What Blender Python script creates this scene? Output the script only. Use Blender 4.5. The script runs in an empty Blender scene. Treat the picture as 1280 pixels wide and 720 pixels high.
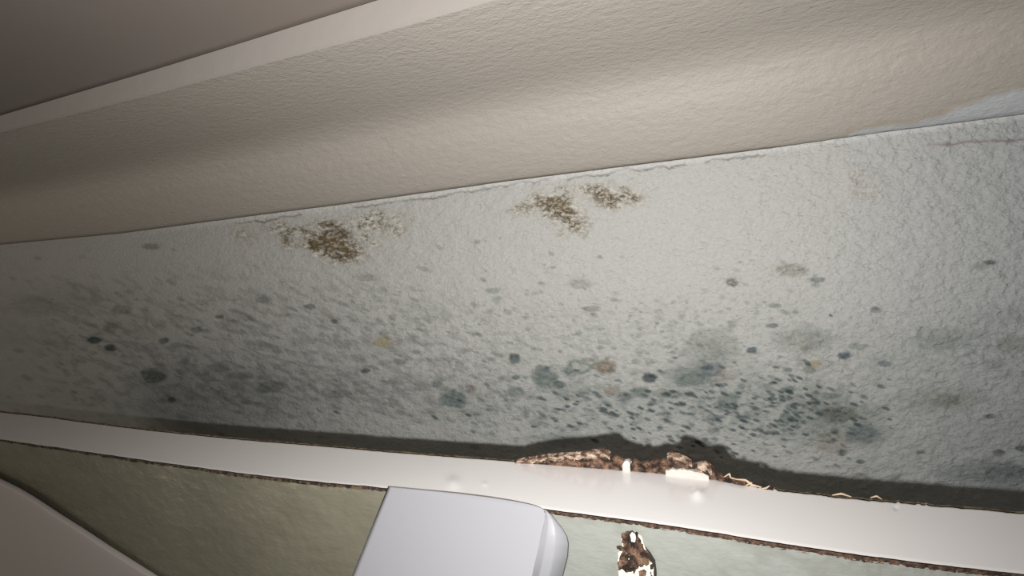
import bpy, bmesh, math, random
import numpy as np
from mathutils import Matrix, Vector

sc = bpy.context.scene
col = sc.collection
random.seed(7)
rng = np.random.default_rng(11)

# ------------------------------------------------------------------ camera
S = 1.5                                  # overall scale of the place
F = 640.0                                # focal length in pixels of a 1280 wide frame
Xc = np.array([1580., 62., F]); Xc /= np.linalg.norm(Xc)       # world axes in camera axes
_u = (F*F - 62*60)/1580.
Yc = np.array([_u, 60., -F]); Yc /= np.linalg.norm(Yc)
Zc = np.cross(Xc, Yc)
EYE = np.array([0., 0., 1.5])            # camera height above the (unseen) floor
cd = bpy.data.cameras.new('camera'); cam = bpy.data.objects.new('camera', cd); col.objects.link(cam)
cd.sensor_width = 36; cd.lens = 36*F/1280; cd.clip_start = .01
R = Matrix([list(Xc), list(Yc), list(Zc)])   # camera -> world
cam.matrix_world = Matrix.Translation(Vector(EYE)) @ R.to_4x4()
sc.camera = cam

# ------------------------------------------------------------------ light
w = bpy.data.worlds.new('world'); sc.world = w; w.use_nodes = True
bg = w.node_tree.nodes['Background']
bg.inputs[0].default_value = (1.0, .93, .80, 1); bg.inputs[1].default_value = .075
# the phone's flash, a little below and to the left of the lens
FL = dict(off=(-.014*S, 0, -.0185*S), power=8.2, aim=(690, 225), cone=142, blend=1.0)
ld = bpy.data.lights.new('flash', 'SPOT'); lo = bpy.data.objects.new('flash', ld); col.objects.link(lo)
ld.energy = FL['power']; ld.color = (1, .985, .97); ld.shadow_soft_size = .0022*S
ld.spot_size = math.radians(FL['cone']); ld.spot_blend = FL['blend']
lo.location = EYE + np.array(FL['off'])
_d = np.array([FL['aim'][0]-640, 360-FL['aim'][1], -F]); _d = np.array([_d@Xc, _d@Yc, _d@Zc])
lo.rotation_euler = Vector(_d).to_track_quat('-Z', 'Y').to_euler()
# soft unseen fill light, added to brighten the dim left side
ad = bpy.data.lights.new('left_fill', 'AREA'); ao = bpy.data.objects.new('left_fill', ad); col.objects.link(ao)
ad.size = .6; ad.energy = 1.9; ad.color = (1, .90, .78)
ao.location = (-1.25, -.8, 1.40)
ao.rotation_euler = (Vector((-.6, .35, 1.5))-ao.location).to_track_quat('-Z', 'Y').to_euler()
sc.view_settings.view_transform = 'Standard'; sc.view_settings.look = 'None'
sc.view_settings.exposure = 0.0; sc.view_settings.gamma = 1; sc.view_settings.use_curve_mapping = False

# ------------------------------------------------------------------ measuring helpers
def ray(px, py):
    px = np.asarray(px, float); py = np.asarray(py, float)
    d = np.stack([px-640, 360-py, -F+0*px], -1)
    return d@Xc, d@Yc, d@Zc
def at_y(px, py, y):
    a, b, c = ray(px, py); return np.stack([a/b*y, y+0*a, c/b*y], -1)+EYE
def at_z(px, py, z):
    a, b, c = ray(px, py); return np.stack([a/c*z, b/c*z, z+0*a], -1)+EYE
def proj(P):
    q = P-EYE
    cx = q@np.array([Xc[0], Yc[0], Zc[0]]); cy = q@np.array([Xc[1], Yc[1], Zc[1]]); cz = q@np.array([Xc[2], Yc[2], Zc[2]])
    cz = np.minimum(cz, -1e-3)
    return 640+F*cx/-cz, 360-F*cy/-cz
_tab = rng.random((256, 256))
def vnoise(x, y, seed=0):
    x = x+seed*17.37; y = y+seed*31.71
    xi = np.floor(x).astype(int); yi = np.floor(y).astype(int); fx = x-xi; fy = y-yi
    fx = fx*fx*(3-2*fx); fy = fy*fy*(3-2*fy)
    g = lambda a, b: _tab[a % 256, b % 256]
    return (g(xi, yi)*(1-fx)+g(xi+1, yi)*fx)*(1-fy)+(g(xi, yi+1)*(1-fx)+g(xi+1, yi+1)*fx)*fy
def fbm(x, y, n=4, seed=0):
    s = 0; a = .5; t = 0
    for k in range(n):
        s = s+a*vnoise(x*2**k, y*2**k, seed+k); t += a; a *= .5
    return s/t
def sstep(a, b, x):
    t = np.clip((x-a)/(b-a), 0, 1); return t*t*(3-2*t)
def lin(c):
    c = np.asarray(c, float)/255; return np.where(c <= .04045, c/12.92, ((c+.055)/1.055)**2.4)

# ------------------------------------------------------------------ object helpers
def mesh_obj(name, V, Fc, mat, parent=None, smooth=True, colr=None):
    me = bpy.data.meshes.new(name); V = np.asarray(V, float)
    org = V.mean(0) if parent is None else np.zeros(3)
    if isinstance(Fc, np.ndarray):
        n = len(Fc); me.vertices.add(len(V)); me.vertices.foreach_set('co', (V-org).ravel())
        me.loops.add(n*4); me.loops.foreach_set('vertex_index', Fc.ravel().astype(np.int32))
        me.polygons.add(n); me.polygons.foreach_set('loop_start', np.arange(0, n*4, 4, dtype=np.int32))
        me.update(calc_edges=True)
    else:
        me.from_pydata([tuple(v) for v in (V-org)], [], Fc)
    me.validate()
    me.polygons.foreach_set('use_smooth', [smooth]*len(me.polygons))
    if colr is not None:
        a = me.color_attributes.new('stain_and_tone', 'FLOAT_COLOR', 'POINT')
        c4 = np.ones((len(V), 4)); c4[:, :3] = colr; a.data.foreach_set('color', c4.ravel())
    me.materials.append(mat)
    o = bpy.data.objects.new(name, me); col.objects.link(o); o.location = org
    if parent is not None:
        o.parent = parent; o.matrix_parent_inverse = Matrix.Translation(-parent.matrix_world.translation) if False else Matrix.Identity(4)
        o.location = -np.array(world_loc(parent))
    return o
def world_loc(o):
    v = Vector((0, 0, 0))
    while o is not None: v = v+Vector(o.location); o = o.parent
    return v
def grid_faces(nr, nc):
    i = np.arange(nr*nc).reshape(nr, nc)
    return np.stack([i[:-1, :-1].ravel(), i[:-1, 1:].ravel(), i[1:, 1:].ravel(), i[1:, :-1].ravel()], -1)
def empty(name, loc, label, cat, group=None):
    o = bpy.data.objects.new(name, None); col.objects.link(o); o.location = loc; o.empty_display_size = .02
    o['label'] = label; o['category'] = cat
    if group: o['group'] = group
    return o
def struct(o, label=None, cat=None):
    o['kind'] = 'structure'
    if label: o['label'] = label; o['category'] = cat
    return o

def material(name, color=(.8, .8, .8), rough=.5, attr=False, bumps=(), var=0, varscale=60, spec=.5, color2=None, stretch=(1, 1, 1), coat=0):
    m = bpy.data.materials.new(name); m.use_nodes = True; nt = m.node_tree; N = nt.nodes; L = nt.links
    b = N['Principled BSDF']; b.inputs['Roughness'].default_value = rough
    b.inputs['Specular IOR Level'].default_value = spec; b.inputs['Coat Weight'].default_value = coat
    b.inputs['Coat Roughness'].default_value = .08
    tc = N.new('ShaderNodeTexCoord'); mp = N.new('ShaderNodeMapping'); L.new(tc.outputs['Object'], mp.inputs[0]); mp.inputs['Scale'].default_value = stretch
    if attr:
        a = N.new('ShaderNodeAttribute'); a.attribute_name = 'stain_and_tone'; src = a.outputs['Color']
    else:
        a = N.new('ShaderNodeRGB'); a.outputs[0].default_value = (*color, 1); src = a.outputs[0]
    if var or color2:
        n = N.new('ShaderNodeTexNoise'); n.inputs['Scale'].default_value = varscale; n.inputs['Detail'].default_value = 6
        L.new(mp.outputs[0], n.inputs['Vector'])
        if color2:
            r = N.new('ShaderNodeValToRGB'); r.color_ramp.elements[0].position = .42; r.color_ramp.elements[1].position = .6
            L.new(n.outputs[0], r.inputs[0]); mx = N.new('ShaderNodeMix'); mx.data_type = 'RGBA'
            L.new(r.outputs[0], mx.inputs[0]); L.new(src, mx.inputs[6]); mx.inputs[7].default_value = (*color2, 1); src = mx.outputs[2]
        if var:
            mr = N.new('ShaderNodeMapRange'); mr.inputs[1].default_value = .25; mr.inputs[2].default_value = .75
            mr.inputs[3].default_value = 1-var; mr.inputs[4].default_value = 1+var; L.new(n.outputs[0], mr.inputs[0])
            vm = N.new('ShaderNodeVectorMath'); vm.operation = 'SCALE'; L.new(src, vm.inputs[0]); L.new(mr.outputs[0], vm.inputs['Scale']); src = vm.outputs[0]
    L.new(src, b.inputs['Base Color'])
    prev = None
    for (scale, dist, detail) in bumps:
        n = N.new('ShaderNodeTexNoise'); n.inputs['Scale'].default_value = scale; n.inputs['Detail'].default_value = detail
        L.new(mp.outputs[0], n.inputs['Vector'])
        bp = N.new('ShaderNodeBump'); bp.inputs['Strength'].default_value = 1; bp.inputs['Distance'].default_value = dist
        L.new(n.outputs[0], bp.inputs['Height'])
        if prev: L.new(prev.outputs[0], bp.inputs['Normal'])
        prev = bp
    if prev: L.new(prev.outputs[0], b.inputs['Normal'])
    return m

# ------------------------------------------------------------------ main depths (seen from the lens)
YW = .32*S          # mouldy wall
YB = .20*S          # back edge of the white board top
H = .449*YB         # the board's top lies this far below the lens
YS = .20*S          # vertical fillet at the top of the cornice

# ================================================================== SETTING: mouldy wall
M_wall = material('mouldy_plaster', attr=True, rough=.75, spec=.3, bumps=((170, .0017, 3), (450, .0012, 4)), var=.07, varscale=330, stretch=(1, 1, 1.5))
joint_px = np.array([(0, 306), (150, 292), (300, 272), (440, 254), (640, 226), (800, 206), (960, 186), (1100, 166), (1280, 143)], float)
jw = at_y(joint_px[:, 0], joint_px[:, 1], YW)
def joint_z(x):
    z = np.interp(x, jw[:, 0], jw[:, 2]); return z
edge_px = np.concatenate([np.linspace(-40, 1320, 1180)])
cx = at_y(edge_px, 420+0*edge_px, YW)[:, 0]
cx = np.concatenate([[cx[0]-1.2, cx[0]-.6, cx[0]-.2], cx, [cx[-1]+.03, cx[-1]+.15, cx[-1]+.5]])
nr = 430
t = np.linspace(0, 1, nr)
zb = EYE[2]-.52*YW
X = np.repeat(cx[None, :], nr, 0)
Z = joint_z(X)+.0 + (zb-joint_z(X))*t[:, None]
Z = np.concatenate([Z, Z[-1:]-.05, Z[-1:]-1.2]); X = np.concatenate([X, X[:1], X[:1]])
P = np.stack([X, YW+EYE[1]+0*X, Z], -1)
PX, PY = proj(P)
# ---- relief, stains and tonal gradients, laid out where the photograph shows them
base = np.array(lin((192, 192, 188)))
C = np.ones(X.shape+(3,))*base
RX = PX/ (1.0+.0*PX)
rel = (fbm(PX/7.5+PY/22, PY/4.6, 3, 1)-.5)*1.0 + (fbm(PX/20, PY/13, 2, 5)-.5)*1.1
disp = rel*.0017*sstep(0, 900, PX+350)*S/1.5
def blend(mask, c):
    global C
    mask = np.clip(mask, 0, 1)[..., None]; C = C*(1-mask)+np.array(lin(c))*mask
# cooler at the right, warmer and darker towards the left; greenish film low on the wall
film = sstep(330, 560, PY+.05*(PX-640))*(.35+.65*fbm(PX/60, PY/40, 4, 9))
blend(film*.42, (128, 134, 128))
blend(sstep(1000, 1300, PX)*.35, (150, 160, 170))  # flash falloff towards the right edge, put into the colour
lf = sstep(520, 60, PX)*sstep(300, 440, PY)
blend(lf*.28*(.5+fbm(PX/30+PY/60, PY/14, 4, 12)), (110, 104, 104))
cols_mid = PX[nr//2]
def spot(px, py, rx, ry, c, s=.6, rot=0, edge=.35, ring=0, mott=.5):
    R_ = max(rx, ry)*1.8+6
    ja = np.searchsorted(cols_mid, px-R_-70); jb = np.searchsorted(cols_mid, px+R_+70)
    sx = PX[:, ja:jb]-px; sy = PY[:, ja:jb]-py
    rows = np.where((np.abs(sy) < R_).any(1))[0]
    if len(rows) == 0: return
    ia, ib = rows[0], rows[-1]+1
    sx = sx[ia:ib]; sy = sy[ia:ib]
    ca, sa = math.cos(rot), math.sin(rot)
    a = (sx*ca+sy*sa)/rx; b = (-sx*sa+sy*ca)/ry
    qx = PX[ia:ib, ja:jb]; qy = PY[ia:ib, ja:jb]
    wob = (fbm(qx/ (4+rx*.3), qy/(3+ry*.3), 3, int(px) % 50)-.5)*.8
    r = np.sqrt(a*a+b*b)+wob
    m = sstep(1+edge, 1-edge, r)
    if ring: m = m*(1-ring*sstep(.75, .35, r))
    if rx > 11: m = m*(.84+.2*sstep(.55, .85, r))*(.95+.10*np.cos(r*9+rx))
    m = m*(1-mott+mott*1.6*fbm(qx/4.5, qy/3.2, 3, 3+int(py) % 40))*s
    m = np.clip(m, 0, .95)[..., None]
    C[ia:ib, ja:jb] = C[ia:ib, ja:jb]*(1-m)+np.array(lin(c))*m
G = (88, 104, 98); DG = (62, 78, 78); BL = (70, 84, 98); BR = (112, 96, 72); OL = (100, 98, 78); PU = (98, 88, 90)
def mottle(mask, seed, c, s, sx=9, sy=4.2, sh=.5, lo=.53, hi=.66):
    s *= .75
    q = fbm(PX/sx, (PY-sh*PX)/sy, 3, seed)
    blend(mask*sstep(lo, hi, q)*s, c)
_band = lambda x0, x1, y0, y1, e=60, f=35: sstep(x0-e, x0+e, PX)*sstep(x1+e, x1-e, PX)*sstep(y0-f, y0+f, PY)*sstep(y1+f, y1-f, PY)
mottle(_band(60, 620, 380+0, 530), 150, (92, 93, 92), .38, 11, 4.5, .35)
mottle(_band(150, 520, 440, 520), 153, (80, 84, 84), .34, 14, 6, .35)
mottle(_band(20, 500, 340, 430, 60, 30), 156, (104, 98, 94), .30, 13, 5, .45)
mottle(_band(560, 1080, 470, 545, 60, 22), 160, (80, 98, 98), .36, 9, 5, .15)
mottle(_band(640, 1060, 400, 500, 60, 40), 165, (112, 118, 110), .28, 8, 4, .2)
mottle(_band(480, 900, 380, 470, 60, 30), 168, (134, 132, 122), .28, 5, 3, .2)
mottle(_band(1000, 1300, 400, 620, 60, 40), 172, (118, 126, 124), .22, 11, 5, .1)
# broad faint hazes first
for a in [(1050, 530, 58, 26, (96, 108, 100), .55), (1180, 424, 42, 13, G, .42), (1178, 500, 46, 14, OL, .42), (1185, 500, 18, 7, (74, 74, 66), .5), (1235, 592, 52, 15, (72, 86, 82), .55),
          (1258, 592, 22, 12, DG, .5), (1272, 430, 26, 10, OL, .45), (1005, 424, 32, 15, G, .5), (888, 436, 28, 20, G, .45), (862, 468, 26, 14, G, .5), (700, 549, 34, 7, G, .45),
          (45, 384, 30, 10, PU, .35), (350, 480, 130, 26, (96, 98, 98), .18), (560, 500, 110, 22, (90, 98, 96), .18), (960, 510, 90, 36, G, .2), (760, 510, 120, 26, G, .16), (250, 500, 120, 30, G, .16),
          (1120, 455, 40, 14, G, .12), (1042, 555, 20, 14, (140, 122, 108), .4), (905, 470, 12, 8, (150, 130, 112), .4), (1010, 500, 40, 20, G, .15), (1255, 395, 40, 12, G, .2), (90, 370, 50, 12, PU, .2),
          (720, 490, 26, 9, G, .25), (560, 580, 60, 10, G, .2)]:
    spot(*a, edge=.6)
for a in [(682, 472, 15, 13, G, .75), (568, 499, 16, 10, (76, 96, 96), .72), (757, 459, 14, 8, BR, .6), (765, 488, 10, 6, BR, .45), (811, 472, 9.5, 6, (52, 62, 70), .8),
          (889, 463, 14, 8, BL, .55), (909, 503, 14, 11, G, .6), (1047, 519, 23, 10, (92, 92, 80), .6), (1080, 543, 21, 11, (80, 96, 98), .6), (865, 474, 18, 9, G, .5), (940, 438, 7, 4, BL, .8),
          (1056, 445, 8, 5, BL, .75), (1105, 455, 9, 4, BL, .5), (643, 448, 8, 6, DG, .7), (643, 490, 9, 6, G, .4), (193, 470, 16, 8, DG, .75), (118, 425, 9, 4, DG, .8), (137, 435, 8, 4, DG, .8),
          (480, 427, 10, 7, (158, 148, 92), .5), (456, 464, 6, 3, DG, .7), (915, 353, 8, 5, (76, 82, 78), .7), (990, 338, 18, 7, OL, .4), (1022, 350, 10, 3.5, DG, .5), (1095, 387, 7, 4, DG, .5),
          (1238, 328, 8, 3, (70, 72, 76), .7), (1225, 333, 10, 5, G, .3), (726, 355, 14, 6, (130, 128, 118), .4), (740, 386, 10, 4, OL, .4), (617, 363, 9, 4, G, .35), (458, 347, 11, 4, OL, .25), (190, 308, 10, 4, OL, .45),
          (1017, 456, 9, 5, (150, 138, 96), .5), (1012, 462, 8, 5, G, .4), (500, 452, 9, 4, DG, .4), (546, 480, 8, 5, G, .5), (588, 486, 7, 5, (140, 108, 98), .35), (205, 426, 7, 4, DG, .6), (222, 432, 8, 4, DG, .3),
          (700, 481, 8, 5, DG, .6), (645, 472, 6, 3, G, .6), (801, 490, 11, 7, G, .5), (835, 492, 16, 6, (92, 106, 88), .45), (780, 497, 10, 7, G, .45), (983, 522, 8, 8, G, .6), (1037, 495, 12, 4, DG, .45), (985, 487, 10, 4, DG, .5),
          (272, 460, 14, 6, (90, 94, 92), .5), (338, 483, 18, 8, DG, .45), (300, 470, 16, 5, DG, .4), (425, 492, 12, 5, DG, .4), (245, 412, 8, 4, DG, .5), (388, 383, 7, 3, DG, .5), (418, 402, 5, 3, DG, .6), (150, 388, 12, 5, PU, .4),
          (275, 396, 5, 3, DG, .7), (232, 452, 6, 4, DG, .5), (214, 500, 5, 3, DG, .7), (735, 450, 9, 3, OL, .4), (1073, 433, 12, 4, G, .4), (1240, 455, 14, 5, OL, .3), (985, 462, 6, 3, G, .5), (968, 382, 8, 3, G, .5), (965, 407, 8, 3, DG, .5),
          (1248, 565, 8, 4, (80, 80, 70), .6), (1276, 560, 7, 5, DG, .6), (1076, 577, 6, 2.5, DG, .7), (1151, 565, 6, 2.5, DG, .5), (1053, 566, 6, 4, DG, .6), (1238, 520, 8, 3, DG, .5), (330, 375, 9, 4, DG, .35)]:
    spot(*a[:5], min(.95, a[5]*1.2), **({'mott': .35} if a[2] > 7 else {}))
spot(722, 460, 17, 10, (84, 104, 98), .75, ring=.75)
spot(862, 470, 20, 11, (90, 106, 96), .35, ring=.8)
spot(757, 459, 14, 8, (100, 84, 60), .4, ring=.7)
# many small specks: density follows the photo
def density(x, y):
    d = .10
    d += 1.0*math.exp(-((x-970)/110)**2-((y-515)/38)**2)
    d += .85*math.exp(-((x-800)/130)**2-((y-512)/26)**2)
    d += .75*math.exp(-((x-600)/130)**2-((y-500)/34)**2)
    d += .85*math.exp(-((x-360)/150)**2-((y-478)/42)**2)
    d += .45*math.exp(-((x-170)/90)**2-((y-420)/45)**2)
    d += .45*math.exp(-((x-560)/200)**2-((y-425)/50)**2)
    d += .45*math.exp(-((x-850)/160)**2-((y-430)/60)**2)
    d += .35*math.exp(-((x-390)/120)**2-((y-395)/30)**2)
    d *= max(0, min(1, (y-290)/90)) * (1 if x < 1010 else max(.16, 1-(x-1010)/90))
    return d
n = 0
while n < 2300:
    x = random.uniform(10, 1275); y = random.uniform(290, 610)
    if random.random() > density(x, y): continue
    n += 1
    s = random.random()**2.2
    r = 1.1+2.9*s
    el = random.uniform(1.0, 1.7)*(1.45 if x < 560 else 1)
    spot(x, y, r*el, r*.78, random.choice([G, DG, DG, BL, (84, 88, 84), OL]), random.uniform(.10, .42)*(.8 if x < 560 else 1), rot=random.uniform(.1, .6) if x < 660 else random.uniform(-.15, .5), edge=.5, mott=.2)
for k in range(320):                     # sharper dark pits
    x, y = random.gauss(955, 75), random.gauss(515, 28)
    if k % 3 == 0: x, y = random.gauss(760, 90), random.gauss(512, 18)
    r = random.uniform(1.4, 2.8); spot(x, y, r*2.0, r*.8, (58, 72, 74), random.uniform(.4, .85), rot=random.uniform(.1, .5), edge=.4, mott=.1)
# ---- brown crusty patches with lifting paint
def ell(x, y, rx, ry, rot=0):
    ca, sa = math.cos(rot), math.sin(rot); a = (PX-x)*ca+(PY-y)*sa; b = -(PX-x)*sa+(PY-y)*ca
    return np.sqrt((a/rx)**2+(b/ry)**2)
def crust(parts, seed, dark=(92, 76, 50), light=(150, 136, 104), gain=1.):
    global disp
    m = 0
    wob = (fbm(PX/16, PY/10, 4, seed+2)-.5)*1.3
    for p in parts: m = np.maximum(m, p[5]*sstep(1.35, .15, ell(*p[:5])+wob))
    tx = fbm(PX/7.5+PY/16, PY/4.2, 4, seed); ty = fbm(PX/4.5-PY/12, PY/3.4, 3, seed+4)
    vein = np.maximum(1-np.abs(tx-.5)*13, 1-np.abs(ty-.5)*9)           # lacy network of dark lines
    blend(m*.30*gain, (168, 160, 138))
    blend(m*sstep(.0, .8, vein)*gain*.85, light)
    blend(np.clip(m*1.25, 0, 1)*sstep(.35, .9, vein*(.55+.6*m))*gain, dark)
    blend(sstep(.35, .9, m)*sstep(.38, .55, tx)*.75*gain, dark)
    blend(sstep(.12, .4, m)*sstep(.56, .66, fbm(PX/4.2+PY/9, PY/2.8, 3, seed+7))*.55*gain, (222, 218, 206))
    disp = disp+m*(tx-.5)*.008
crust([(412, 303, 60, 27, .12, 1.0), (425, 296, 36, 18, .4, 1), (362, 290, 40, 15, .2, .6), (460, 277, 36, 18, -.3, .66), (490, 281, 26, 19, 0, .46), (440, 315, 40, 16, -.2, .6)], 21)
crust([(302, 294, 22, 12, .3, .45)], 25, gain=.8)
crust([(703, 264, 38, 25, .4, .82), (690, 255, 22, 18, 0, .9), (762, 248, 42, 19, 0, .74), (745, 238, 30, 12, 0, .62), (656, 262, 20, 11, 0, .52), (787, 252, 16, 12, 0, .62)], 31)
crust([(1076, 228, 26, 20, 0, .40), (1085, 240, 36, 12, 0, .30)], 41, dark=(128, 112, 102), light=(162, 152, 144), gain=.75)
crust([(985, 338, 30, 9, 0, .35), (460, 348, 20, 7, 0, .34), (725, 354, 24, 9, 0, .26), (190, 308, 16, 6, 0, .3), (915, 352, 14, 7, 0, .35), (1003, 425, 30, 12, 0, .25), (888, 432, 30, 18, 0, .22)], 45, dark=(88, 92, 80), light=(140, 142, 130), gain=.8)
spot(412, 305, 26, 9, (112, 94, 64), .55, rot=.15)
spot(425, 290, 16, 6, (84, 68, 42), .6, rot=.4); spot(700, 256, 10, 9, (112, 96, 64), .5)
# ---- hairline crack below the cornice
jy = np.interp(PX, joint_px[:, 0], joint_px[:, 1])
ck = jy+6.5+(fbm(PX/26, PX*0, 3, 60)-.5)*7-3.2*np.abs(np.sin(PX/13+3*fbm(PX/40, PX*0, 2, 61)))*sstep(560, 680, PX)+(fbm(PX/4, PX*0, 2, 62)-.5)*2.5+sstep(640, 1000, PX)*3
dc = np.abs(PY-ck)
on = sstep(.28, .40, fbm(PX/34, PX*0+3, 2, 66))*sstep(270, 330, PX)*sstep(1010, 930, PX)
blend(sstep(1.5, .3, dc)*on*.75, (104, 96, 88)); disp = disp-sstep(2.2, .4, dc)*on*.0010
disp = disp+sstep(0, 1.5, ck-PY)*sstep(250, 330, PX)*.0005*on
c3 = np.abs(PY-(182-.07*(PX-1165)+(fbm(PX/18, PX*0, 3, 70)-.5)*9)); o3 = sstep(1150, 1180, PX)
blend(sstep(4, .5, c3)*o3*.6, (158, 146, 150)); blend(sstep(2, .3, c3+1.0*fbm(PX/9, PX*0, 2, 72))*o3*.6, (124, 108, 104))
# bright clean paint bead right under the joint
blend(sstep(9, 2, PY-jy)*.5*sstep(80, 300, PX), (222, 222, 220))
P[..., 1] -= disp
wall = mesh_obj('wall_back', P.reshape(-1, 3), grid_faces(*X.shape), M_wall, colr=C.reshape(-1, 3)); struct(wall, 'white plaster wall covered in green and brown mould', 'wall')

# ================================================================== cornice (cove), its fillet and the ceiling
M_cove = material('cream_textured_paint', attr=True, rough=.5, spec=.3, bumps=((150, .0010, 3), (420, .0006, 4)), stretch=(.9, 1.5, 1.5))
lo_px = np.array([(0, 166), (200, 116), (350, 75), (500, 35), (620, 0)], float)
up_px = np.array([(0, 146), (190, 90), (320, 50), (480, 0)], float)
lw = at_y(lo_px[:, 0], lo_px[:, 1], YS); uw = at_y(up_px[:, 0], up_px[:, 1], YS)
xs = np.concatenate([[-3.5, -2.2], np.linspace(-1.75, .40, 900), [.6, 1.1]])
z_lo = np.interp(xs, lw[:, 0], lw[:, 2]); z_up = np.interp(xs, uw[:, 0], uw[:, 2])
# profile: (y, z above the joint as a share of the whole rise)
j0 = .150*YW; top = .505*YS
prof = np.array([(YW+.004*S, .0), (YW-.004*S, .035), (YW-.014*S, .20), (YW-.023*S, .42), (YW-.028*S, .60), (YW-.034*S, .73), (YW-.046*S, .825), (YW-.068*S, .89), (YW-.096*S, .95), (YS, 1.0)])
tt = np.linspace(0, len(prof)-1, 110)
def catmull(p, t):
    i = np.clip(np.floor(t).astype(int), 0, len(p)-2); f = (t-i)[:, None]
    g = lambda k: p[np.clip(k, 0, len(p)-1)]
    a, b, c, d = g(i-1), g(i), g(i+1), g(i+2)
    return .5*((2*b)+(-a+c)*f+(2*a-5*b+4*c-d)*f*f+(-a+3*b-3*c+d)*f**3)
pr = catmull(prof, tt)
Xg = np.repeat(xs[None], len(pr), 0); Yg = np.repeat(pr[:, :1], len(xs), 1)
jz = joint_z(xs)
Zg = jz[None]+(z_lo-jz)[None]*pr[:, 1:2]
Pc = np.stack([Xg, Yg, Zg], -1); qx, qy = proj(Pc)
Pc[..., 1] -= (fbm(qx/7+qy/20, qy/5, 3, 80)-.5)*.0011
Cc = np.ones(Xg.shape+(3,))*lin((180, 173, 164))
bound = np.interp(qx, [0, 930, 1060, 1118, 1180, 1205, 1240, 1290, 1400], [600, 600, 168, 158, 146, 133, 121, 110, 100])+(fbm(qx/25, qy*0, 3, 85)-.5)*8
mk = sstep(-5, 4, qy-bound)[..., None]; Cc = Cc*(1-mk)+lin((196, 200, 202))*mk
mk = (sstep(6, 0, np.abs(qy-bound+5))*sstep(930, 1040, qx)*sstep(1240, 1150, qx)*.5)[..., None]; Cc = Cc*(1-mk)+lin((176, 164, 146))*mk
jl = np.interp(qx, joint_px[:, 0], joint_px[:, 1])
mk = (sstep(4.0, .6, np.abs(qy-jl))*sstep(1010, 930, qx)*.55)[..., None]; Cc = Cc*(1-mk)+lin((120, 104, 84))*mk
tr = struct(mesh_obj('trim_1', Pc.reshape(-1, 3), grid_faces(*Xg.shape), M_cove, colr=Cc.reshape(-1, 3)), 'cream painted coved cornice above the mouldy wall', 'cornice')

M_fil = material('cream_smooth_paint', tuple(lin((172, 166, 160))), rough=.45, bumps=((60, .0005, 3),))
xf = xs[::9]; zl = np.interp(xf, xs, z_lo); zu = np.interp(xf, xs, z_up)
rows = [(YS, zl), (YS-.0015*S, zl-.0008*S), (YS-.003*S, zl+.0002), (YS-.003*S, zu-.001*S), (YS-.001*S, zu), (YS+.02*S, zu), (YS+.02*S, zl), (YS, zl)]
V = np.stack([np.stack([xf, y+0*xf, z], -1) for y, z in rows]).reshape(-1, 3)
struct(mesh_obj('trim_2', V, grid_faces(len(rows), len(xf)), M_fil, smooth=False), 'narrow pale flat strip between cornice and ceiling', 'trim')

M_ceil = material('dull_beige_paint', tuple(lin((140, 130, 123))), rough=.38, bumps=((25, .0010, 2),))
yy = np.array([YS+.03*S, YS+.0*S, YS-.02*S, YS-.05*S, .05, -.3, -1.2]); 
Zc_ = zu[None]+np.array([0, 0, .003, .007, .012, .03, .06])[:, None]*S*0+0
V = np.stack([np.stack([xf, y+0*xf, zu+.0004], -1) for y in yy]).reshape(-1, 3)
struct(mesh_obj('ceiling', V, grid_faces(len(yy), len(xf)), M_ceil), 'plain dull beige ceiling above the cornice strip', 'ceiling')

# ================================================================== the white topped board in front of the wall
board = empty('board', tuple(at_z(640., 600., -H)*1.0), 'white topped chipboard panel with chipped back edge, standing in front of the mouldy wall', 'board')
bk = np.array([(-60, 507), (0, 515), (60, 521), (100, 527), (200, 539), (300, 549), (400, 557), (480, 564), (560, 570), (640, 576), (760, 585), (860, 593), (900, 599), (960, 611), (1040, 620), (1100, 626), (1200, 634), (1280, 641), (1380, 650)], float)
fr = np.array([(-60, 540), (0, 548), (100, 563), (190, 576), (300, 591), (400, 602), (480, 609), (560, 619), (640, 630), (690, 637), (800, 651), (900, 666), (960, 676), (1060, 691), (1100, 696), (1180, 706), (1280, 717), (1380, 729)], float)
gx = np.linspace(-60, 1380, 721)
def poly(a, x): return np.interp(x, a[:, 0], a[:, 1])
def smoothpoly(a, x):
    k = np.linspace(-24, 24, 9); return sum(poly(a, np.clip(x+q, a[0, 0], a[-1, 0])) for q in k)/9
by = smoothpoly(bk, gx); fy_ = smoothpoly(fr, gx)
rag = (fbm(gx/9, gx*0, 3, 90)-.5)*2.2*(.35+.65*sstep(560, 900, gx)); rag += -sstep(.62, .8, fbm(gx/6, gx*0+9, 2, 91))*2.5*sstep(900, 960, gx)*sstep(1250, 1100, gx)
B0 = at_z(gx, by+rag, -H); F0 = at_z(gx, fy_+(fbm(gx/12, gx*0+4, 3, 92)-.5)*1.0, -H)
nt_ = 40
u = np.linspace(0, 1, nt_)
T = B0[None]*(1-u[:, None, None])+F0[None]*u[:, None, None]
tpx, tpy = proj(T)
# small bumps added to the laminate to catch flash glints, and eased edges
def gauss(x, y, r): return np.exp(-(((tpx-x)/r)**2+((tpy-y)/r)**2))
T[..., 2] += .0016*gauss(872, 617, 7)+.0009*gauss(567, 604, 8)+.0004*gauss(606, 605, 3)-.0006*gauss(1120, 635, 2.5)
T[0, :, 2] -= .0006; T[-1, :, 2] -= .0002
# skirts down behind and in front
back = T[0].copy(); back[:, 2] -= .5
V = np.concatenate([back[None], T]).reshape(-1, 3)
M_lam = material('glossy_white_laminate', tuple(lin((236, 233, 232))), rough=.22, spec=.5, bumps=((8, .0006, 2),), coat=.3)
lam = mesh_obj('top_edge', V, grid_faces(nt_+1, len(gx)), M_lam, board)
lam['label'] = 'glossy white laminate strip'

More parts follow.
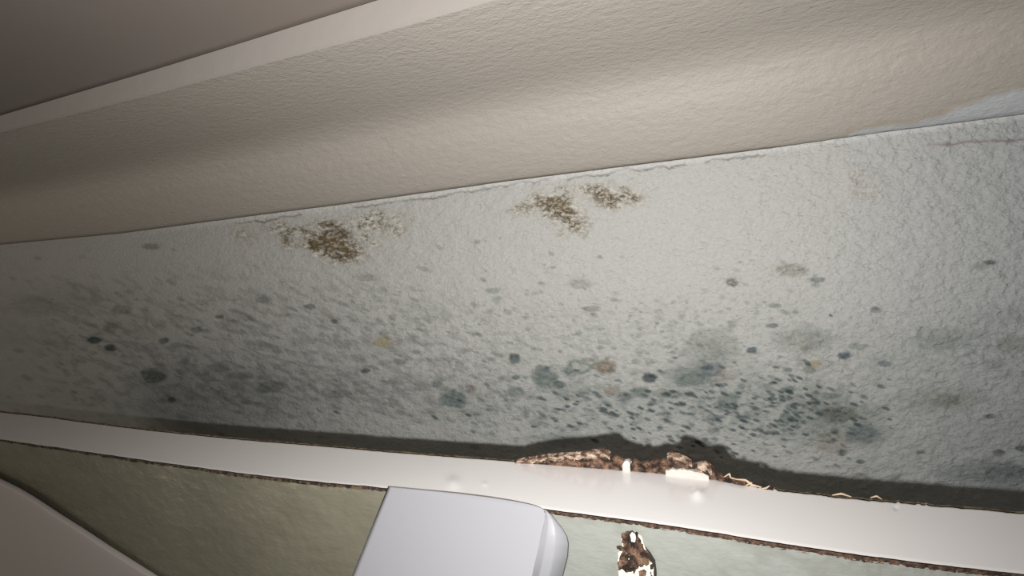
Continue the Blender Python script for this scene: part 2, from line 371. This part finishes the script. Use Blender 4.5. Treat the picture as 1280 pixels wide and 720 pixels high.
# front face, set slightly back under the laminate, painted grey green
fl = np.array([(-60, 543), (0, 551), (100, 566), (190, 580), (240, 585), (300, 596), (400, 608), (480, 613), (560, 622), (640, 633), (690, 641), (800, 656), (900, 671), (960, 682), (1060, 698), (1100, 702), (1180, 712), (1280, 722), (1380, 733)], float)
fz = smoothpoly(fl, gx)
G0 = at_z(gx, fz+(fbm(gx/8, gx*0+7, 3, 95)-.5)*2.0, -H-.0015*S)
Gs = at_z(gx, fz, -H-.0015*S)
M_face = material('grey_green_paint', attr=True, rough=.3, spec=.5, bumps=((60, .0006, 3), (260, .00035, 3)), stretch=(1, 1, 1.8))
rowsz = np.concatenate([np.linspace(0, .12, 60), [.2, .5]])
V = []
for dz in rowsz:
    q = (G0 if dz == 0 else Gs).copy(); q[:, 2] -= dz; V.append(q)
V = np.array(V); fpx, fpy = proj(V)
V[..., 1] -= ((fbm(fpx/9-fpy/20, fpy/6, 3, 99)-.5)*.0007)
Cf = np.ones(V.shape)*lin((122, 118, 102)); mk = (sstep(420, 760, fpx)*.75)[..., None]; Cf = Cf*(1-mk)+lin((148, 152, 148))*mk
mk = (sstep(.45, .7, fbm(fpx/40-fpy/60, fpy/22, 4, 101))*.22)[..., None]; Cf = Cf*(1-mk)+lin((100, 97, 82))*mk
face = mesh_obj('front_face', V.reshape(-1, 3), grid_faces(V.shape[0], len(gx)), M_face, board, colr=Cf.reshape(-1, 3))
face['label'] = 'grey green painted face'
# raw chipboard line between laminate and face
M_chip = material('raw_chipboard', tuple(lin((50, 33, 24))), rough=.9, color2=tuple(lin((92, 68, 52))), varscale=420, bumps=((500, .0016, 3),))
M_chipd = material('dark_chipboard', tuple(lin((40, 30, 22))), rough=.9, color2=tuple(lin((92, 74, 54))), varscale=330, var=.4, bumps=((500, .0014, 3),))
V = []
for k, s in enumerate(np.linspace(0, 1, 6)):
    q = F0*(1-s)+G0*s; q = q.copy(); q[:, 2] -= .0007+.0004*math.sin(s*math.pi)
    q[:, 1] -= (fbm(gx/3.5, gx*0+k, 3, 110+k)-.5)*.0018*math.sin(s*math.pi)
    q[:, 2] += (fbm(gx/3.0, gx*0+k, 3, 120+k)-.5)*.0018*math.sin(s*math.pi); V.append(q)
V = np.array(V)
i1 = int(np.searchsorted(gx, 585))
a_ = V[:, :i1+1]; b_ = V[:, i1:]
o = mesh_obj('chipboard_line', a_.reshape(-1, 3), grid_faces(6, a_.shape[1]), M_chipd, board); o['label'] = 'dark cracked chipboard seam left of the plastic cover'
o = mesh_obj('chipboard_line', b_.reshape(-1, 3), grid_faces(6, b_.shape[1]), M_chip, board); o['label'] = 'reddish brown chipboard seam right of the plastic cover'
# thin brown glue line along the back edge
V = []
for s in (0, 1, 2):
    q = at_z(gx, by+rag-(0, .6, 1.3)[s]-(fbm(gx/5, gx*0, 2, 130)-.35)*1.3*(s > 0), -H-.0002-.0006*s); V.append(q)
q = V[-1].copy(); q[:, 2] -= .02; V.append(q); V = np.array(V)
o = mesh_obj('glue_line', V.reshape(-1, 3), grid_faces(4, len(gx)), material('glue_brown', tuple(lin((88, 66, 44))), rough=.9, color2=tuple(lin((176, 158, 128))), varscale=260), board)
o['label'] = 'ragged brown glue line at the back edge'

# torn chipboard standing up from the back edge
def torn(outline_top, outline_bot, mat, label, name='torn_chipboard', thick=.006, rough=.0022, seed=1, step=1.2, lean=0.0, near=0.0):
    ot = np.array(outline_top, float); ob = np.array(outline_bot, float)
    xs_ = np.arange(max(ot[0, 0], ob[0, 0]), min(ot[-1, 0], ob[-1, 0])+.01, step)
    yt = np.interp(xs_, ot[:, 0], ot[:, 1])+(fbm(xs_/2.5, xs_*0, 3, seed)-.5)*2.2; yb_ = np.interp(xs_, ob[:, 0], ob[:, 1])
    yt = np.minimum(yt, yb_-.25)
    nv = 14; vv = np.linspace(0, 1, nv)
    base_ = at_z(xs_, yb_, -H+.0004); base_[:, 1] = at_z(xs_, poly(bk, xs_)+1.5, -H)[:, 1]
    for i_, (a, b, c) in enumerate(zip(xs_, yb_, base_[:, 1])): base_[i_] = at_y(np.array([a]), np.array([b]), c)[0]
    q0 = base_.copy(); q0[:, 2] -= .004; rows_ = [q0]
    for v in vv:
        py_ = yb_*(1-v)+yt*v
        q = np.stack([at_y(np.array([a]), np.array([b]), c)[0] for a, b, c in zip(xs_, py_, base_[:, 1]+lean*v-near)])
        h = math.sin(math.pi*min(1, v+.08))**.6 if v < 1 else 0
        q[:, 1] -= (fbm(xs_/3.2, xs_*0+v*7, 4, seed+3)-.25)*rough*h*2
        rows_.append(q)
    top_ = rows_[-1]
    for k, (dy, dz) in enumerate([(.4, .0002), (1, -.0008), (1, -.006)]):
        q = top_.copy(); q[:, 1] += thick*dy; q[:, 2] += dz
        if k == 2: q[:, 2] = np.minimum(q[:, 2], base_[:, 2]-.002)
        rows_.append(q)
    V = np.array(rows_); o = mesh_obj(name, V.reshape(-1, 3), grid_faces(len(rows_), len(xs_)), mat, board, smooth=False); o['label'] = label
    return o
M_torn = material('torn_chipboard', tuple(lin((46, 31, 23))), rough=.95, color2=tuple(lin((116, 90, 72))), varscale=230, var=.45, bumps=((420, .003, 4),))
M_torn2 = material('torn_chipboard_grey', tuple(lin((96, 70, 52))), rough=.95, color2=tuple(lin((180, 162, 144))), varscale=260, var=.4, bumps=((420, .002, 4),))
torn([(644, 576), (655, 573.5), (680, 570), (700, 568.5), (725, 567), (745, 564.5), (757, 563), (764, 569), (772, 573), (782, 577), (785, 580)], [(644, 577), (700, 578.5), (745, 580), (785, 582)], M_torn, 'long brown wedge of torn chipboard', seed=201)
torn([(646, 575.2), (680, 569), (725, 565.8), (750, 562.4), (758, 562.5), (763, 567)], [(646, 576.2), (680, 571.2), (725, 569), (750, 566), (758, 566), (763, 569)], M_torn2, 'pale fibrous crest of the torn wedge', seed=205, thick=.004, near=.0025)
torn([(788, 582), (790, 577), (796, 576), (800, 580), (806, 579), (812, 577), (818, 575), (824, 577), (830, 575), (836, 577)], [(788, 583), (810, 586), (836, 588)], M_torn, 'row of small brown chipboard crumbs', seed=211, rough=.003)
torn([(832, 577), (835, 568), (840, 566), (850, 569), (860, 573), (868, 579), (874, 579), (884, 579.5), (890, 581), (893, 588), (899, 594), (908, 598), (920, 600), (932, 604)], [(832, 587), (850, 586), (870, 586), (878, 590), (888, 597), (900, 600), (932, 606)], M_torn, 'curled brown chipboard flake rising highest at its left tip', seed=221, rough=.003)
torn([(834, 567.5), (840, 565), (852, 568.5), (866, 577)], [(834, 569.5), (840, 567.8), (852, 571.5), (866, 579)], M_torn2, 'pale rim of the curled flake', seed=225, thick=.003, near=.0035)
torn([(872, 579), (882, 577.5), (889, 580), (891, 588)], [(872, 583), (882, 583), (889, 590), (891, 593)], M_torn2, 'pale rim of the curled flake', seed=226, thick=.003, near=.0035)
M_flk = material('white_flake', tuple(lin((196, 190, 182))), rough=.7, bumps=((200, .0006, 2),))
torn([(778, 581), (780, 577.5), (784, 576.5), (787, 578), (788.5, 582)], [(778, 581.5), (788.5, 583)], M_flk, 'white flake of laminate', 'laminate_flake', seed=231, rough=.0003, near=.0024)
torn([(832, 588), (840, 587.2), (850, 587), (862, 588), (870, 589.5), (880, 592), (886, 596)], [(832, 588.6), (850, 588.6), (870, 590.8), (886, 596.4)], M_flk, 'white flake of laminate', 'laminate_flake', seed=235, rough=.0003, near=.0026)
# loose fibres
def tube(pts, rad, mat, name, parent, label=None, ns=5):
    pts = np.array(pts); V = []; Fs = []
    for i, p in enumerate(pts):
        d = pts[min(i+1, len(pts)-1)]-pts[max(i-1, 0)]; d /= np.linalg.norm(d)+1e-9
        a = np.cross(d, [0, .2, 1]); a /= np.linalg.norm(a)+1e-9; b = np.cross(d, a)
        r = rad*(1-.6*abs(2*i/(len(pts)-1)-1))
        for k in range(ns):
            t_ = 2*math.pi*k/ns; V.append(p+r*(a*math.cos(t_)+b*math.sin(t_)))
    for i in range(len(pts)-1):
        for k in range(ns):
            Fs.append((i*ns+k, i*ns+(k+1) % ns, (i+1)*ns+(k+1) % ns, (i+1)*ns+k))
    Fs.append(tuple(range(ns))); Fs.append(tuple((len(pts)-1)*ns+k for k in range(ns))[::-1])
    o = mesh_obj(name, V, Fs, mat, parent)
    if label: o['label'] = label
    return o
M_fib = material('dry_fibre', tuple(lin((186, 166, 140))), rough=.8)
def fib(px, rad=.0006):
    p = np.array(px, float); n_ = len(p); tq = np.linspace(0, n_-1, n_*4)
    x_ = np.interp(tq, range(n_), p[:, 0]); y_ = np.interp(tq, range(n_), p[:, 1])
    z_ = poly(bk, x_); yb_ = at_z(x_, z_, -H)[:, 1]
    q = np.stack([at_y(np.array([a]), np.array([b]), c-.001)[0] for a, b, c in zip(x_, y_, yb_)])
    tube(q, rad, M_fib, 'wood_fibre', board)
fib([(904, 597), (912, 592), (913, 597), (924, 600)]); fib([(920, 599), (932, 600), (940, 606), (952, 609)], .0008)
fib([(930, 608), (936, 605), (940, 603), (938, 609)]); fib([(866, 588), (874, 593), (882, 594), (890, 599)], .0005)
fib([(950, 611), (958, 610), (962, 607)], .0005); fib([(925, 606), (937, 612), (950, 614), (956, 613)], .0005)
fib([(1088, 622), (1096, 620), (1102, 624)], .0005); fib([(1040, 619), (1052, 617), (1064, 621)], .0006)

# chipped patch on the face
face_y = lambda x: float(np.interp(x, gx, G0[:, 1]))
def patch(outline, y_off, mat, name, label, seed, jag=1.2, parent=None, relief=.0008, n_=90):
    p = np.array(outline, float); p = np.vstack([p, p[:1]]); L_ = np.r_[0, np.cumsum(np.hypot(*np.diff(p, axis=0).T))]
    s = np.linspace(0, L_[-1], n_, endpoint=False); x_ = np.interp(s, L_, p[:, 0]); y_ = np.interp(s, L_, p[:, 1])
    cx_, cy_ = x_.mean(), y_.mean(); rg = 1+(fbm(s/3.0, s*0, 3, seed)-.5)*.18*jag
    rings = [1, .96, .85, .7, .55, .4, .25, .1]; V = []
    yf = face_y(cx_)
    for k, r in enumerate(rings):
        xx = cx_+(x_-cx_)*rg*r; yy_ = cy_+(y_-cy_)*rg*r
        dep = yf-(0 if k == 0 else y_off)
        q = at_y(xx, yy_, dep+(0.002 if k == 0 else 0))
        if k > 0: q[:, 1] -= (fbm(xx/3, yy_/3, 3, seed+5)-.5)*relief
        V.append(q)
    V = np.array(V).reshape(-1, 3); Fs = []
    for k in range(len(rings)-1):
        for i in range(n_): j = (i+1) % n_; Fs.append((k*n_+i, k*n_+j, (k+1)*n_+j, (k+1)*n_+i))
    Fs.append(tuple((len(rings)-1)*n_+i for i in range(n_)))
    o = mesh_obj(name, V, Fs, mat, parent or board, smooth=False); o['label'] = label
    return o
M_chip_shade = material('painted_chip_shadow', tuple(lin((44, 38, 32))), rough=.9)  # dark colour standing in for the shadow beside the peeled paint
chip = patch([(776, 668), (784, 664), (796, 664), (803, 670), (806, 683), (813, 692), (818, 704), (818, 742), (774, 742), (772, 712), (772, 690), (778, 685)], .0014, material('cream_undercoat', tuple(lin((236, 224, 200))), rough=.7, bumps=((200, .001, 3),)), 'paint_chip', 'cream bare patch where paint has flaked', 305, .4)
patch([(806, 682), (813, 690), (819, 700), (821, 716), (820, 740), (814, 740), (812, 700)], .0008, M_chip_shade, 'chip_edge_shadow', 'painted shadow of the paint edge on the right of the chip', 301, .4, parent=chip)
patch([(776, 667), (781, 664), (790, 663), (797, 666), (799, 672), (803, 679), (805, 686), (811, 688), (812, 696), (813, 704), (808, 707), (800, 711), (792, 717), (782, 716), (773, 712), (772, 704), (774, 698), (777, 690), (771, 684), (770, 682), (779, 683), (777, 675)], .0026, M_torn, 'bare_chipboard', 'rough brown chipboard laid bare', 311, 1.0, parent=chip, relief=.004, n_=140)
patch([(787, 668), (790, 665), (794, 667), (795, 672), (794, 678), (789, 677)], .0052, M_flk, 'paint_flake', 'cream flake on the bare chipboard', 315, .8, parent=chip, n_=40)
patch([(798, 714), (803, 712), (808, 714), (806, 724), (799, 724)], .0040, M_torn, 'bare_chipboard', 'small brown crumb at the foot of the chip', 318, 1, parent=chip, n_=40)

# ================================================================== white plastic cover on the face
cov = empty('plastic_cover', tuple(at_y(580., 640., .16*S)), 'plain white plastic cover with a rounded right side, fixed to the grey green face', 'cover')
M_pl = material('white_plastic', tuple(lin((149, 149, 153))), rough=.35, spec=.5)
M_pl2 = material('white_plastic_side', tuple(lin((149, 149, 153))), rough=.3, spec=.5)
yt0, yt1 = .1628*S, .1475*S
def depth(py): return yt0+(yt1-yt0)*np.clip((py-608)/112, 0, 1.6)
tL = np.array([(485, 608), (440, 720), (400, 820)], float); tR = np.array([(679, 636), (681.5, 643), (680.5, 652), (674, 680), (665, 720), (642, 820)], float)
topx = np.linspace(0, 1, 40)
topcurve_x = 485+(679-485)*topx
topcurve_y = np.interp(topcurve_x, [485, 530, 570, 610, 640, 660, 672, 679], [608, 612.5, 616.5, 621.5, 626.2, 630, 633, 636.4])
nv = 50; V = []
for v in np.linspace(0, 1, nv)**1.2:
    yl = 608+(820-608)*v; xl = np.interp(yl, tL[:, 1], tL[:, 0])
    yr = 636.4+(820-636.4)*v; xr = np.interp(yr, tR[:, 1], tR[:, 0])
    x_ = xl+(xr-xl)*topx; y_ = (topcurve_y-(608+(636.4-608)*topx))*(1-v)+yl+(yr-yl)*topx
    dd = depth(y_-.146*(x_-485))
    q = np.stack([at_y(np.array([a]), np.array([b]), c)[0] for a, b, c in zip(x_, y_, dd)]); V.append(q)
V = np.array(V)
# turn the rim back towards the face on the top and the left
rim = V[0].copy(); rim[:, 1] += .0006*S; rim[:, 2] -= .0010*S
Vl = V[:, :1].copy(); Vl[..., 1] = np.minimum(Vl[..., 1]+.010*S, .1630*S); Vl[..., 2] -= .010*S; Vl[..., 0] += .004*S
Vf = np.concatenate([Vl, V], 1); rim = np.concatenate([rim[:1]+0, rim]); Vf = np.concatenate([rim[None], Vf])
mesh_obj('front_plate', Vf.reshape(-1, 3), grid_faces(*Vf.shape[:2]), M_pl, cov)
out = np.array([(683, 637.5), (690, 644), (697, 653), (704, 662), (709, 671), (711, 680), (710, 696), (706, 712), (700, 735), (680, 820)], float)
s_in = np.linspace(0, 1, 44); ptin = []
rowsS = []
Lx = np.r_[0, np.cumsum(np.hypot(*np.diff(out, axis=0).T))]; Lx /= Lx[-1]
Ri = np.array([(679, 636.4), (681, 640), (681.5, 645), (680, 655), (677, 668), (674, 680), (670, 698), (667, 712), (661, 735), (642, 820)], float)
ii = np.linspace(0, 9, 60)
ri = np.stack([np.interp(ii, range(10), Ri[:, k]) for k in (0, 1)], 1); ro = np.stack([np.interp(ii, range(10), out[:, k]) for k in (0, 1)], 1)
di = depth(ri[:, 1]-.146*(ri[:, 0]-485))
Pi = np.stack([at_y(np.array([a]), np.array([b]), c)[0] for (a, b), c in zip(ri, di)])
Po = at_y(ro[:, 0], ro[:, 1], .1635*S)
NS = 14
for k in range(NS):
    s = k/(NS-1); q = Pi*(1-s)+Po*s
    q = q.copy(); q[:, 0] += .0016*S*math.sin(math.pi*s)*(-.5 if s < .35 else .8)*np.clip(ii/4, 0, 1)
    rowsS.append(q)
e = Po.copy(); e[:, 1] += .0004*S; e[:, 0] -= .003*S; rowsS.append(e)
mesh_obj('side_wall', np.array(rowsS).reshape(-1, 3), grid_faces(len(rowsS), 60), M_pl2, cov)

# ================================================================== smooth pale panel at lower left
M_pan = material('smooth_pale_plastic', tuple(lin((186, 177, 172))), rough=.5)
pe = np.array([(-60, 575), (0, 602), (20, 612), (40, 624), (70, 644), (100, 663), (130, 683), (160, 702), (190, 721), (260, 770), (330, 830)], float)
pg = np.linspace(-60, 330, 80); ey = np.interp(pg, pe[:, 0], pe[:, 1])
ydep = .156*S
E0 = at_y(pg, ey, ydep)
rows_ = []
e = E0.copy(); e[:, 1] += .004; e[:, 2] -= .25; rows_.append(e)
e = E0.copy(); e[:, 1] += .004; e[:, 2] -= .004; rows_.append(e)
e = E0.copy(); e[:, 1] += .003; rows_.append(e)
for a_ in np.linspace(0, math.pi/2, 6)[1:]:
    e = E0.copy(); e[:, 1] += .003*(1-math.sin(a_)); e[:, 2] -= .003*(1-math.cos(a_)); rows_.append(e)
for dz in (.01, .04, .1, .25):
    e = E0.copy(); e[:, 2] -= dz; rows_.append(e)
po = mesh_obj('pale_panel', np.array(rows_).reshape(-1, 3), grid_faces(len(rows_), len(pg)), M_pan)
po['label'] = 'smooth pale grey panel with a slanting top edge, in the lower left corner'; po['category'] = 'panel'
